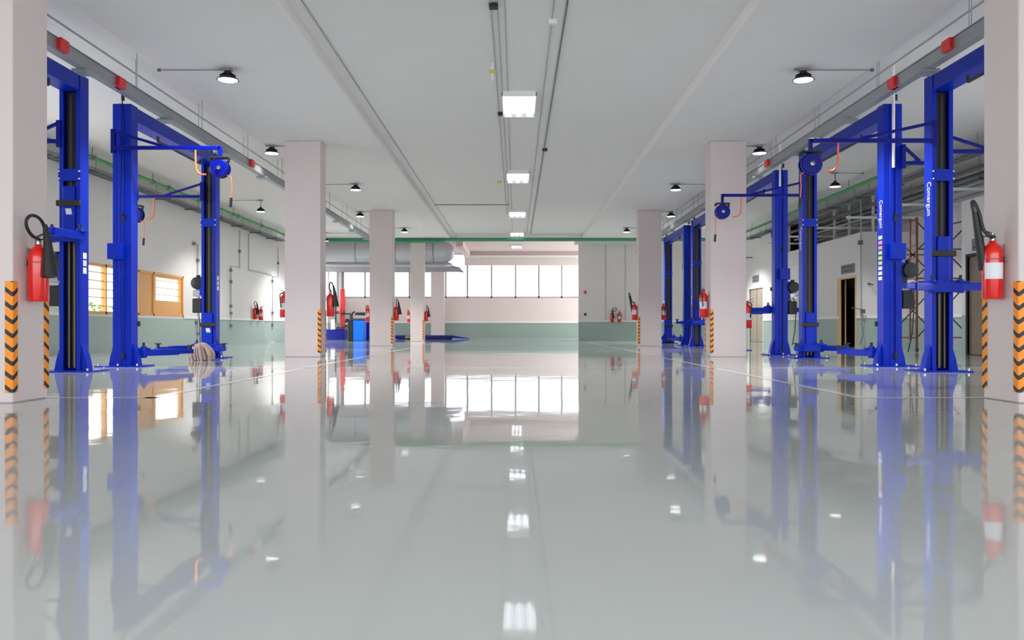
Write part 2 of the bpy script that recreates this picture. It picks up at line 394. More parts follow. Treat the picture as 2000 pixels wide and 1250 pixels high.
# ------------------------------------------------------------------ corner guards on the columns
def guard(cx, cy_, sx, sy, label):
    b = B()
    b.box(0, sx * .056, 0, -sy * .008, 0, .87).box(0, -sx * .008, -sy * .008, sy * .056, 0, .87)
    o = b.build('corner_guard', 'chevron', loc=(cx, cy_, .083), bevel=.002, smooth=False)
    return tag(o, label, 'corner guard', 'chevron corner guards on the columns')
for yy, side, nm in ((6.4, -1, 'near window side'), (6.4, 1, 'near office side'), (16.5, -1, 'second window side'), (16.5, 1, 'second office side'), (26.2, -1, 'third window side'), (26.2, 1, 'third office side'), (35.1, -1, 'slim farthest')):
    guard(side * 3.93, yy, side, 1, f'orange and black chevron guard, front inner corner of the {nm} column')
    if yy < 20: guard(side * 3.93, yy + .48, side, -1, f'orange and black chevron guard, rear inner corner of the {nm} column')

# ------------------------------------------------------------------ lamps
LAMP_W = 620.0
def highbay(x, y, ztop, zlens, label, arm=0.0, watt=LAMP_W):
    """arm: length of the conduit stub that runs sideways from the junction box"""
    t = thing('pendant_lamp', label, 'lamp', (x, y, ztop), 0, 'round black high bay lamps')
    d = zlens - ztop
    B().box(-.06, .06, -.05, .05, -.035, 0).box(-.13, -.06, -.02, .02, -.025, -.005).build('junction_box', 'galv', t, bevel=.004)
    B().cyl((0, 0, -.03), (0, 0, d + .12), .01, n=8).tube([(.03 * math.cos(a), 0, d + .12 + .03 * math.sin(a)) for a in [i * PI / 6 for i in range(12)]], .006, 6, closed=True).build('stem', 'black', t)
    h = B().lathe([(.03, d + .13), (.05, d + .115), (.055, d + .07), (.075, d + .06), (.115, d + .035), (.15, d + .008), (.157, d - .004), (.15, d - .008), (.138, d + .0)], 28)
    for k in range(12):
        a = k * PI / 6; h.obox((.05 * math.cos(a), .05 * math.sin(a), d + .085), (.11 * math.cos(a), .11 * math.sin(a), d + .05), .006, .03)
    h.build('housing', 'black', t)
    B().lathe([(.137, d - .001), (.137, d - .007), (.09, d - .011), (.02, d - .012)], 28).build('lens', 'lamp', t)
    li = bpy.data.lights.new('lamp_beam', 'SPOT'); li.energy = watt; li.spot_size = math.radians(128); li.spot_blend = .5; li.shadow_soft_size = .12; li.color = (1, .985, .97)
    lo = bpy.data.objects.new('lamp_beam', li); COL.objects.link(lo); lo.parent = t; lo.location = (0, 0, d - .02)
    if arm: B().cyl((math.copysign(.06, arm), 0, -.018), (arm, 0, -.018), .006, n=8).cyl((arm, 0, -.035), (arm, 0, 0), .025, n=10).build('conduit_arm', 'darkpipe', t)
    return t
A_Y = ((11.9, 'first'), (21.4, 'second'), (30.8, 'third'))
for s, sd in ((-1, 'window'), (1, 'office')):
    for y, o_ in A_Y: highbay(s * 4.18, y, HB, 4.19, f'round black lamp, {o_} of three under the beam between the {sd} side columns', 1.0 * s, 1000 if y > 30 else 700)
    for y, o_ in ((16.9, 'second'), (26.5, 'third')): highbay(s * 5.03, y, HB, 4.19, f'round black lamp hanging beside the outer face of the {o_} {sd} side column', -.34 * s, 60)
highbay(-7.9, 25.4, HS, 4.19, 'round black high bay lamp hanging before the long white wall by the green pipe', -.9)
highbay(8.15, 20.9, HS, 4.19, 'round black high bay lamp hanging before the low office by the green pipe', .7)

for x, y in ((-7.9, 34.0), (7.9, 33.5)): highbay(x, y, HS, 4.19, f'unseen lamp added to brighten the far end of the {"window" if x < 0 else "office"} side, behind the second column', 0, 1100)  # extra lamps out of sight, added to brighten the end wall
def troffer(y, zc, label):
    t = thing('ceiling_light', label, 'ceiling light', (.06, y, zc), 0, 'three tube lights along the middle of the ceiling')
    b = B(); W, L = .29, .68
    b.box(-W, W, -L, L, -.02, 0).box(-W, -W + .015, -L, L, -.09, -.02).box(W - .015, W, -L, L, -.09, -.02).box(-W, W, -L, -L + .015, -.09, -.02).box(-W, W, L - .015, L, -.09, -.02)
    b.build('housing', 'white', t)
    r = B()
    for x in (-.19, 0, .19):
        for q in (-1, 1): r.add([(x + q * .094, -L + .02, -.088), (x + q * .094, L - .02, -.088), (x + q * .04, L - .02, -.03), (x + q * .04, -L + .02, -.03)], [(0, 1, 2, 3)])
    r.build('reflector', 'mirror', t, smooth=False)
    for x in (-.19, 0, .19): B().cyl((x, -L + .04, -.055), (x, L - .04, -.055), .03, n=12).build('tube', 'tube', t)
for y, o_ in ((14.2, 'nearest and largest in view'), (21.0, 'second in view'), (27.8, 'third in view'), (33.7, 'fourth in view, before the green pipe')):
    troffer(y, HC, f'three tube ceiling light on the middle ceiling, {o_}')
troffer(43.5, HF, 'three tube ceiling light in the far bay beyond the green pipe')

# ------------------------------------------------------------------ two post lifts
def letter_fit(t, R, ya, yb, z_top, z_bot):
    o = text('Comergum', 1.0, 'white', t, Matrix.Identity(4))
    xs = [v.co.x for v in o.data.vertices]; ys = [v.co.y for v in o.data.vertices]
    sx = (z_top - z_bot) / (max(xs) - min(xs)); sy = (yb - ya) / (max(ys) - min(ys))
    S = Matrix.Diagonal((sx, sy, 1, 1)) @ Matrix.Translation((-min(xs), -min(ys), 0))
    o.data.transform(Matrix.Translation((0, yb, z_top)) @ R @ S)

def lift(side, y0, h, label, base='blue', letter=False, arms=None):
    """side -1: window side (turned round), +1: office side; h: carriage height"""
    Lg = 3.72; px = 5.71 if side > 0 else -5.96
    t = thing('two_post_lift', label, 'car lift', (px, y0 if side > 0 else y0 + Lg, 0), 0 if side > 0 else PI, 'blue two post car lifts')
    MI = Matrix.Translation((0, Lg, 0)) @ Matrix.Rotation(PI, 4, 'Z')
    for end, T in ((0, Matrix.Identity(4)), (1, MI)):
        post = B(T).prism([(-.14, 0), (-.045, 0), (-.04, -.014), (.0, -.014), (.005, 0), (.14, 0), (.14, .22), (.085, .22), (.085, .205), (.125, .205), (.125, .015), (-.125, .015), (-.125, .205), (-.085, .205), (-.085, .22), (-.14, .22)], .018, 3.98)
        for s in (-1, 1): post.prism([(s * .14, .018), (s * .225, .018), (s * .2, .16), (s * .14, .36)], .05, .19, 'xz')
        post.build('post', base, t, bevel=.003)
        bp = B(T).box(-.34, .34, -.16, .36, .0, .018)
        bp.build('base_plate', base, t, bevel=.004)
        bo = B(T)
        for x in (-.29, 0, .29):
            for y in (-.12, .32):
                if x == 0 and y > 0: continue
                bo.cyl((x, y, .018), (x, y, .05), .014, n=8)
        bo.build('anchor_bolts', 'steel', t)
        B(T).box(-.082, .082, .135, .15, .08, 3.75).build('channel_backing', 'slot', t)  # dark strip backing the open channel of the post
        rd = B(T)
        for x in (-.045, .03): rd.cyl((x, .175, .05), (x, .175, h), .018, n=8)
        rd.cyl((.0, .19, h + .6), (.0, .19, 3.7), .008, n=6)
        rd.build('lift_cable', 'rod', t)
        p = B(T).box(-.15, .15, .22, .232, 2.55, 2.71)
        p.build('cross_plate', base, t, bevel=.003)
        q = B(T)
        for x in (-.135, .135):
            for z in (2.58, 2.68): q.cyl((x, .23, z), (x, .245, z), .011, n=8)
        q.build('plate_bolts', 'white', t)
        # lock box, hose and conduit on the back
        xo = .06 if end == 0 else -.06
        B(T).box(xo - .12, xo + .1, -.1, 0, 1.62, 1.86).build('lock_box', base, t, bevel=.008)
        hs = B(T).tube([(.03, -.024, .1), (.03, -.024, 1.6)], .009, 6).tube([(.03, -.024, 1.88), (.035, -.024, 3.7), (.02, -.03, 3.9), (.0, .02, 4.08)], .009, 6)
        hs.build('hydraulic_hose', 'blue_dark', t)
        cl = B(T)
        for z in (.12, 2.2, 2.28, 4.02): cl.box(.012, .05, -.045, -.014, z, z + (.09 if z != 2.28 else .03))
        cl.build('hose_clamp', 'black', t)
        # carriage
        c = B(T).box(-.08, .08, .15, .25, h - .04, h + .68).prism([(-.2, .235), (.2, .235), (.2, .37), (-.2, .37)], h - .07, h + .06)
        car = c.build('carriage', base, t, bevel=.006)
        B(T).box(-.16, .16, .222, .275, h + .41, h + .49).build('stop_strap', 'black', t, bevel=.01)
        for s in (-1, 1):
            a = math.radians(arms[s] if arms else (58 if h > .5 else 28) * s)
            d = Vector((math.sin(a), math.cos(a), 0)); p0 = Vector((s * .19, .31, h)); reach = .68 if side > 0 else 1.0
            ar = B(T).obox(p0 - d * .05, p0 + d * .62 * reach, .11, .1).cyl(p0 + Vector((0, 0, -.08)), p0 + Vector((0, 0, .1)), .05, n=14)
            ar.prism([(p0.x - .1, p0.y - .03), (p0.x + .1, p0.y - .03), (p0.x + .07, p0.y + .1), (p0.x - .07, p0.y + .1)], h + .05, h + .075)
            arm = ar.build('swing_arm', base, t, bevel=.006)
            B(T).obox(p0 + d * .5 * reach, p0 + d * .92 * reach, .08, .07).build('arm_extension', base, arm, bevel=.004)
            e = p0 + d * .88 * reach
            B(T).cyl(e + Vector((0, 0, .03)), e + Vector((0, 0, .085)), .03, n=12).cyl(e + Vector((0, 0, .085)), e + Vector((0, 0, .105)), .06, n=16).build('lift_pad', 'black', arm)
            B(T).cyl(p0 + Vector((0, 0, .1)), p0 + Vector((0, 0, .16)), .02, n=10).build('pivot_pin', 'black', arm)
    B().box(-.13, .13, .02, Lg - .02, 3.76, 3.97).build('crossbeam', base, t, bevel=.006)
    B().tube([(-.1, .9, 3.72), (-.1, .9, 3.64), (-.1, 2.7, 3.64), (-.1, 2.7, 3.72)], .022, 8).build('height_limit_bar', 'black', t)
    # power unit on the outside of the first post
    pu = B().box(.14, .2, .02, .16, 1.22, 1.58).build('power_unit_bracket', base, t, bevel=.004)
    B().lathe([(.04, -.12), (.11, -.11), (.12, -.08), (.12, .08), (.11, .1), (.04, .12)], 20, (.26, .06, 1.46), 'y').cyl((.26, .06, 1.57), (.26, .06, 1.62), .04).build('motor', 'black', t)
    B().box(.17, .34, .02, .14, 1.2, 1.32).cyl((.3, .0, 1.27), (.38, -.03, 1.3), .012, n=8).cyl((.2, .0, 1.23), (.2, -.04, 1.23), .02, n=10).build('valve_block', 'steel', t, bevel=.008)
    B().box(.16, .34, .0, .17, .88, 1.16).build('oil_tank', 'black', t, bevel=.015)
    B().tube([(.26, .0, 1.24), (.3, -.06, 1.0), (.27, -.05, .5), (.24, .02, .22)], .009, 6).build('power_hose', 'black', t)
    # warning stickers and a worded strip down the aisle face of the post
    if letter:
        f = -.1415
        R = Matrix(((0, 0, -1, f), (0, -1, 0, 0), (-1, 0, 0, 0), (0, 0, 0, 1)))     # text running downwards on the -x face
        letter_fit(t, R, .03, .17, 2.53, 2.11)
        st = B()
        for k in range(9): st.box(f - .001, f + .001, .05, .17, 1.94 - k * .078, 1.99 - k * .078, (0, 1, 1, 2, 2, 2, 0, 0, 0)[k])
        st.build('sticker', ['white', 'pink', 'lime'], t, smooth=False)
        letter_fit(t, R, Lg - .19, Lg - .05, 2.55, 2.10)
    else:
        xs = .1415 if side < 0 else -.1415
        st = B()
        for k in range(3): st.box(-.1425, -.1405, Lg - .14 if side > 0 else .06, Lg - .05 if side > 0 else .15, 1.52 - k * .1, 1.6 - k * .1, k % 2)
        st.build('sticker', ['white', 'label'], t, smooth=False)
    B().add([(-.05, .2515, h + .3), (.03, .2515, h + .3), (.045, .2515, h + .38), (-.035, .2515, h + .38)], [(0, 1, 2, 3)]).build('emblem', 'label', t)
    return t
lift(-1, 7.45, 1.80, 'blue two post lift with arms at shoulder height behind the near window side extinguisher', arms={1: 66, -1: 4})
lift(-1, 12.4, .20, 'blue two post lift by the timber window, low arms beside a heap of grey rags')
lift(1, 7.45, 1.13, 'blue two post lift behind the near office side extinguisher, arms raised to waist height', letter=True)
lift(1, 12.4, .20, 'blue two post lift before the scaffold, white lettering and stickers, arms near the floor', letter=True)
lift(1, 17.6, .98, 'bright blue two post lift partly behind the second office side column')
lift(1, 22.3, .75, 'blue two post lift seen just beyond the second office side column, arms raised')
lift(1, 27.1, .20, 'farthest blue two post lift, next to the third office side column')

# ------------------------------------------------------------------ hose reels on jib booms bolted to the lift posts
def boom(x0, x1, y, z, zr, label, brace, rr=.145, hinge=True, reel=True, hang=0, flip=1, col='blue_dark'):
    t = thing('hose_reel_boom', label, 'hose reel', (x0, y, z), 0, 'air hose reel booms on the lift posts')
    L = x1 - x0; s = 1 if L > 0 else -1
    B().obox((0, 0, 0), (L, 0, 0), .05, .055).build('boom_arm', col, t, bevel=.004)
    B().obox((s * .02, 0, .24), (s * brace, 0, .025), .04, .04).build('brace', col, t, bevel=.003)
    B().box(-.03, .03, -.03, .03, -.08, .28).build('hinge_post', col, t, bevel=.004)
    if not reel: return t
    zz = zr - z
    B().obox((L, 0, .027), (L, 0, zz + rr + .02), .05, .05).build('drop_arm', col, t, bevel=.004)
    R = B().lathe([(.02, -.075), (rr * .9, -.075), (rr, -.06), (rr, -.03), (rr * .75, -.03), (rr * .75, .03), (rr, .03), (rr, .06), (rr * .9, .075), (.02, .075)], 28, (L, 0, zz), 'y').build('reel', col, t)
    B().lathe([(.01, -.1), (.03, -.095), (.035, -.075), (.035, .075), (.03, .095), (.01, .1)], 14, (L, 0, zz), 'y').build('hub', 'steel', R)
    B().box(L - .13, L + .13, -.08, .08, zz + rr + .012, zz + rr + .03).box(L - .15, L - .11, -.02, .02, zz + rr - .03, zz + rr + .02).box(L + .11, L + .14, -.02, .02, zz + rr - .05, zz + rr + .02).build('reel_bracket', 'black', t)
    f = flip
    pts = []
    for k in range(15):
        u = k / 14; pts.append((L + f * (.36 - .1 * u ** 3 - .14 * max(0, u - .6)), -.03, -.04 + (zz - .05) * math.sin(u * PI * .55) / math.sin(PI * .55) * 1.0))
    B().tube(pts, .013, 8).build('hose', 'orange', t)
    if hang:
        hx = L + hang; q = [(L + hang * .6, -.02, zz - rr * .7), (hx, -.02, zz - rr * .95), (hx + .01, -.02, zz - rr - .15), (hx, -.02, zz - rr - .3)]
        B().tube(q, .008, 8).build('hose_end', 'orange', t)
        B().cyl((hx, -.02, zz - rr - .3), (hx - .01, -.02, zz - rr - .44), .022, n=10).build('nozzle', 'black', t)
    return t
boom(-6.02, -4.42, 12.26, 3.28, 2.97, 'hose reel on a boom atop the timber window lift, aisle side', .75, .14, hang=.17, flip=-1)
boom(-6.03, -7.3, 15.75, 3.11, 2.76, 'hose reel on a boom reaching to the timber window wall from a far lift post', .7, .15, hang=.16, flip=1)
boom(-6.1, -7.9, 10.95, 3.08, 2.75, 'boom reaching to the wall from the lift behind the near extinguisher', .5, .14, reel=True)
boom(5.6, 3.94, 10.95, 3.09, 2.77, 'large hose reel on the boom hanging before the farther lift post on the office side', 1.0, .145, flip=1, hang=-.14)
boom(5.52, 4.0, 15.85, 3.15, 2.83, 'hose reel on the boom hanging before the second office side column', .95, .14, flip=1, hang=-.14)
boom(5.85, 7.4, 11.3, 3.02, 2.7, 'boom reaching towards the offices from the office side lift post', .7, reel=False)
boom(5.82, 6.15, 12.3, 3.06, 2.7, 'short bracket arm on the back of the lettered office side post', .25, reel=False)
b = B()
for k in range(70):
    a = random.uniform(0, 2 * PI); rr = random.uniform(.05, .22); pts = []
    for i in range(7):
        u = i / 6; r_ = rr * math.sin(u * PI * .62) * 1.15
        pts.append((r_ * math.cos(a + u * .4), .75 * r_ * math.sin(a + u * .4), .30 - .29 * u ** 1.6 + random.uniform(-.018, .018)))
    b.tube(pts, random.uniform(.010, .020), 6)
b.lathe([(.02, .01), (.1, .02), (.11, .1), (.09, .18), (.05, .24), (.01, .26)], 14)
tag(b.build('rag_bundle', 'rag', loc=(wx(401, 14.9), 14.75, 0)), 'bundle of grey rags heaped on the floor against the low lift arm', 'rags')

# ------------------------------------------------------------------ fire extinguishers
def spline(c, k=5):
    c = [Vector(p) for p in c]; out = []
    for i in range(len(c) - 1):
        p0, p1, p2, p3 = c[max(0, i - 1)], c[i], c[i + 1], c[min(len(c) - 1, i + 2)]
        for j in range(k):
            u = j / k
            out.append(.5 * (2 * p1 + (p2 - p0) * u + (2 * p0 - 5 * p1 + 4 * p2 - p3) * u * u + (3 * p1 - p0 - 3 * p2 + p3) * u ** 3))
    return out + [c[-1]]
def ext(loc, nx, ny, kind, label, big=1.0, horn='down'):
    """nx, ny: direction out of the wall; kind co2 (hose and horn) or powder"""
    t = thing('fire_extinguisher', label, 'fire extinguisher', loc, math.atan2(ny, nx), 'red fire extinguishers')
    S = Matrix.Scale(big, 4); r = .078; cx = .088
    def NB(): return B(S)
    NB().lathe([(.05, 0), (r - .006, .0), (r, .012), (r, .36), (r * .93, .4), (r * .7, .43), (.03, .452), (.024, .47)], 26, (cx, 0, 0)).build('cylinder', 'red', t)
    NB().lathe([(.024, .468), (.026, .5), (.018, .515), (.018, .53)], 12, (cx, 0, 0)).build('valve', 'steel' if kind == 'co2' else 'red', t)
    NB().obox((cx - .02, -.01, .525), (cx + .11, -.03, .575), .018, .008).obox((cx - .01, -.01, .505), (cx + .1, -.03, .512), .018, .008).build('handle', 'black', t)
    NB().box(0, .02, -.05, .05, .3, .34).box(0, .012, -.02, .02, .3, .44).tube([(cx + (r + .002) * math.cos(a), (r + .002) * math.sin(a), .32) for a in [i * PI / 12 for i in range(24)]], .004, 6, closed=True).build('wall_bracket', 'steel', t)
    s = -1 if nx > 0 else 1          # local y that points back towards the workshop front
    lb = NB(); rr = r + .0015; n = 14; ac = s * PI * .4 if nx else 0
    vs = [(cx + rr * math.cos(ac + (i / n - .5) * PI * .6), rr * math.sin(ac + (i / n - .5) * PI * .6), z) for i in range(n + 1) for z in (.16, .29)]
    lb.add(vs, [(2 * i, 2 * i + 2, 2 * i + 3, 2 * i + 1) for i in range(n)])
    if kind == 'powder' or horn == 'up': lb.build('paper_label', 'label', t)
    if kind == 'co2' and horn == 'down':
        ctl = [(.0, .0, .5), (.01, .03, .515), (.015, .1, .525), (.02, .165, .555), (.025, .21, .605), (.03, .21, .65), (.035, .165, .685), (.045, .1, .685), (.055, .05, .655), (.06, .02, .61), (.062, .012, .58)]
        pts = spline([(cx + x, s * y, z) for x, y, z in ctl])
        NB().tube(pts, .0135, 8).build('hose', 'black', t)
        NB().cyl((cx + .06, s * .012, .63), (cx + .085, s * .02, .5), .018, .03, n=14).cyl((cx + .085, s * .02, .5), (cx + .125, s * .05, .2), .03, .062, n=18).build('horn', 'black', t)
    elif kind == 'co2':
        NB().tube(spline([(cx, s * .02, .5), (cx + .05, s * .05, .5), (cx + .09, s * .03, .56), (cx + .115, s * .02, .68), (cx + .135, s * .0, .76), (cx + .15, s * -.01, .79), (cx + .17, s * .01, .77), (cx + .165, s * .02, .71), (cx + .15, s * .02, .66)]), .013, 8).build('hose', 'black', t)
        NB().cyl((cx + .155, s * .02, .7), (cx + .05, s * -.03, .24), .02, .042, n=16).build('horn', 'black', t)
    else:
        NB().tube([(cx + .02, s * .02, .5), (cx + .06, s * .07, .47), (cx + .05, s * .1, .38), (cx + .03, s * .092, .2)], .011, 8).build('hose', 'black', t)
    return t
ext((-3.93, 6.6, .80), 1, 0, 'co2', 'red extinguisher with black hose loop and horn on the near window side column', .98)
ext((3.93, 6.6, .82), -1, 0, 'co2', 'red extinguisher with paper label and upturned black horn on the near office side column', 1.0, 'up')
ext((-3.86, 16.7, .82), 1, 0, 'co2', 'red extinguisher with hose loop on the inner face of the second window side column')
ext((3.93, 16.7, .80), -1, 0, 'powder', 'red extinguisher with label on the inner face of the second office side column', 1.1)
ext((-4.65, 16.75, .80), -1, 0, 'powder', 'red extinguisher on the outer face of the second window side column', 1.0)
ext((4.65, 16.75, .58), 1, 0, 'powder', 'dark red extinguisher hung low on the outer face of the second office side column', 1.05)
ext((-3.93, 26.4, .82), 1, 0, 'co2', 'small looking extinguisher with horn on the inner face of the third window side column')
ext((3.93, 26.4, .84), -1, 0, 'co2', 'red extinguisher with upturned horn on the inner face of the third office side column', 1.1, 'up')
ext((-4.67, 26.4, .78), -1, 0, 'powder', 'red extinguisher on the outer face of the third window side column, by the blue balancer')
ext((4.67, 26.4, .84), 1, 0, 'powder', 'red extinguisher on the outer face of the third office side column')
ext((-3.93, 35.3, .86), 1, 0, 'co2', 'extinguisher with black horn on the inner face of the slim farthest column')
ext((-4.51, 35.3, .82), -1, 0, 'powder', 'red extinguisher on the outer face of the slim farthest column')
ext((XL, 31.2, .9), 1, 0, 'co2', 'extinguisher with dark horn on the long white wall, first of a pair')
ext((XL, 31.9, .88), 1, 0, 'powder', 'extinguisher with white label on the long white wall, beside the one with a horn')
ext((wx(1195, 39), 39.0, .84), 0, -1, 'co2', 'extinguisher with hose and horn on the white end wall, first of a pair')
ext((wx(1209, 39), 39.0, .84), 0, -1, 'powder', 'plain extinguisher on the white end wall, beside the one with a horn')

# ------------------------------------------------------------------ overhead trunking, pipes and trays
def rail(s, x, ya, yb, label):
    t = thing('busbar_trunking', label, 'trunking', (x, 0, 3.79), 0)
    B().box(-.06, .06, ya, yb, 0, .15).box(-.075, .075, ya, yb, .15, .16).build('trunking', 'galv', t, bevel=.006)
    y = ya + 1.2 + 7.2
    while y < yb:
        B().cyl((.0, y, .16), (.0, y, HS - 3.79), .007, n=6).build('hanger_rod', 'conduit', t)
        B().cyl((s * .25, y + .5, .16), (s * .25, y + .5, HS - 3.79), .006, n=6).box(s * .06, s * .26, y + .48, y + .52, .15, .16).build('hanger_rod', 'conduit', t)
        B().box(-.12, .12, y + .9, y + 1.15, -.03, 0).build('support_bracket', 'galv', t, bevel=.004); y += 2.4
    B().cyl((s * .25, ya, .55), (s * .25, yb, .55), .014, n=8).build('conduit_run', 'conduit', t)
    for k, (y, dz) in enumerate(((9.55, .02), (10.95, .0), (16.4, .02), (20.7, .0))):
        if ya < y < yb: B().box(-s * .065 - .05, -s * .065 + .05, y - .09, y + .09, dz, dz + .14).build('tap_off_box', 'redbox', t, bevel=.01)
rail(-1, -5.36, -4, 33.5, 'long grey busbar trunking with red boxes hung above the window side lifts')
rail(1, 5.12, -4, 33.5, 'long grey busbar trunking with red boxes hung above the office side lifts')

def pipe(name, label, cat, pts, r, m, n=10, group=None):
    o = B().tube(pts, r, n).build(name, m); return tag(o, label, cat, group)
gp = thing('green_pipe', 'bright green pipe running along the top of the long white wall', 'pipe', (0, 0, 0))
b = B().tube([(-9.3, 8, 4.33), (-9.3, 34.0, 4.33)], .042, 12); b.build('pipe_run', 'green', gp)
for y in range(18, 34, 3): B().cyl((-9.3, y, 4.37), (-9.3, y, HS), .008, n=6).cyl((-9.3, y - .06, 4.33), (-9.3, y + .06, 4.33), .055, n=12).build('pipe_hanger', 'darkpipe', gp)
for y in (19.6, 22.0, 27.5): B().cyl((-9.3, y - .1, 4.33), (-9.3, y + .1, 4.33), .065, n=12).build('coupling', 'greendk', gp)
gp = thing('green_pipe', 'bright green pipe running above the low offices, ending behind the front lift', 'pipe', (0, 0, 0))
B().tube([(8.95, 18.2, 4.31), (8.95, 34.0, 4.31)], .045, 12).build('pipe_run', 'green', gp)
for y in range(19, 34, 3): B().cyl((8.95, y, 4.35), (8.95, y, HS), .008, n=6).build('pipe_hanger', 'darkpipe', gp)
gp = thing('green_pipe', 'dark green pipe crossing the whole hall before the far bay', 'pipe', (0, 0, 0))
B().tube([(-9.3, 34.4, 4.29), (8.95, 34.4, 4.29)], .075, 14).build('pipe_run', 'greendk', gp)
B().tube([(-9.3, 34.25, 4.2), (-3.0, 34.25, 4.18)], .05, 12).build('branch_pipe', 'greendk', gp)
for x in (-8, -5, -2.5, .3, 3, 6): B().cyl((x, 34.4, 4.30), (x, 34.4, HB + (.2 if abs(x) > 5.2 else .15 if abs(x) < 2.7 else 0)), .01, n=6).build('pipe_hanger', 'conduit', gp)

def tray(name, label, x, ya, yb, z, w=.3, m='galv'):
    t = thing(name, label, 'cable tray', (x, 0, z), 0)
    b = B().box(-w / 2, -w / 2 + .012, ya, yb, 0, .07).box(w / 2 - .012, w / 2, ya, yb, 0, .07); b.build('side_rail', m, t)
    r = B(); y = ya + .1
    while y < yb: r.box(-w / 2, w / 2, y, y + .03, .005, .03); y += .28
    r.box(-.01, .01, ya, yb, .0, .012).build('tray_grating', m, t)
    y = ya + .6
    while y < yb:
        if y > 15: B().box(-w / 2 - .04, w / 2 + .04, y - .02, y + .02, -.04, 0).cyl((-w / 2 - .02, y, -.03), (-w / 2 - .02, y, HS - z), .006, n=6).cyl((w / 2 + .02, y, -.03), (w / 2 + .02, y, HS - z), .006, n=6).build('hanger', 'darkpipe', t)
        y += 2.0
    for k in range(3): B().tube([(-w / 4 + k * w / 4, ya + i * (yb - ya) / 12, .046 + .006 * math.sin(i * 2.1 + k)) for i in range(13)], .016, 6).build('cable', 'darkpipe', t)
tray('cable_ladder', 'grey cable ladder running along the long white wall under the green pipe', -9.72, 10, 34, 4.16, .34)
tray('cable_ladder', 'grey cable ladder over the low offices, next to the green pipe', 9.55, 14, 33.8, 4.2, .34)
tray('cable_ladder', 'second grey cable ladder over the low offices, nearer the outer wall', 10.72, 14, 33.8, 4.0, .34)
for k, (x, z, r, m, nm) in enumerate(((10.0, 4.32, .03, 'conduit', 'slender light grey'), (10.15, 4.1, .05, 'darkpipe', 'thick dark grey'), (11.08, 4.25, .06, 'darkpipe', 'thickest dark grey'), (10.95, 3.75, .045, 'conduit', 'light grey lowest'), (10.3, 3.82, .035, 'conduit', 'light grey'), (11.2, 3.98, .08, 'duct', 'broad metal'))):
    pipe('overhead_pipe', f'{nm} pipe running above the low office roofs', 'pipe', [(x, 14, z), (x, 30.2 if x < 10.4 else 33.8, z)], r, m, group='pipes above the low offices')
for k, y in enumerate((18.2, 20.5, 22.9, 25.3, 27.7, 30.0)):
    b = B().box(9.25, 11.5, y - .025, y + .025, 3.64, 3.70); t = tag(b.build('pipe_support', 'trim'), f'pale cross bar under the overhead pipes, {["first", "second", "third", "fourth", "fifth", "sixth"][k]} of six from the front', 'pipe support', 'pipe supports above the offices')
for k, (x, y, z0) in enumerate(((10.43, 26.8, OH + .1), (10.43, 25.6, OH + .1), (10.43, 23.9, OH + .1), (10.43, 17.8, OH + .1), (10.43, 17.2, OH + .1), (10.43, 16.2, OH + .1))):
    tag(B().box(x - .03, x + .03, y - .03, y + .03, z0, HS).build('hanger_post', 'trim'), f'white post on the {"farther" if y > 20 else "nearer"} office roof, {["first", "second", "third"][k % 3]} from its {"far" if k < 3 else "scaffold"} end', 'post', 'white posts on the office roofs')
pipe('conduit', 'grey conduit rising up the corner of the farther low office', 'conduit', [(9.95, 23.6, .05), (9.95, 23.6, 4.5)], .02, 'conduit')
tag(B().box(9.86, 9.98, 23.52, 23.62, 2.98, 3.1).build('junction_box', 'darkpipe', bevel=.01), 'small dark box on the conduit at the office corner', 'junction box')
pipe('conduit', 'pale conduit dropping from the ceiling onto the lettered lift post', 'conduit', [(5.69, 12.335, 3.0), (5.69, 12.335, HS)], .022, 'white')
pipe('conduit', 'pale conduit dropping from the ceiling onto the bright blue lift post behind the column', 'conduit', [(5.66, 17.54, 3.6), (5.66, 17.54, HS)], .022, 'white')

# thin pipes and fittings on the middle ceiling
for x, y1, r, nm in ((-.30, 28.0, .008, 'outermost of the thin pipes beside the tube lights'), (-.22, 27.0, .006, 'second thin pipe beside the tube lights'), (-.13, 33.5, .006, 'third thin pipe nearest the tube lights'), (.62, 34.0, .011, 'thick dark conduit on the office side of the tube lights'), (.46, 34.0, .007, 'thin conduit between the tube lights and the dark conduit'), (-2.55, 34.0, .008, 'thin conduit along the edge of the window side beam')):
    m = 'darkpipe' if r > .01 else 'conduit'
    pipe('ceiling_conduit', nm, 'conduit', [(x, -2, HC - r - .004), (x, y1, HC - r - .004)], r, m, 6, 'conduits along the middle ceiling')
pipe('ceiling_conduit', 'dark cross conduit from the thin pipes to the window side beam', 'conduit', [(-.2, 26.0, HC - .012), (-2.6, 26.0, HC - .012)], .012, 'darkpipe', 6, 'conduits along the middle ceiling')
t = thing('ceiling_sensor', 'white hanging detector with a yellow collar under the middle ceiling', 'sensor', (wx(962, 12.1), 12.1, HC))
B().cyl((0, 0, 0), (0, 0, -.1), .018, n=10).cyl((0, 0, -.15), (0, 0, -.26), .01, n=8).build('body', 'white', t)
B().lathe([(.015, -.155), (.05, -.14), (.05, -.12), (.02, -.1)], 14).build('collar', 'yellow', t)
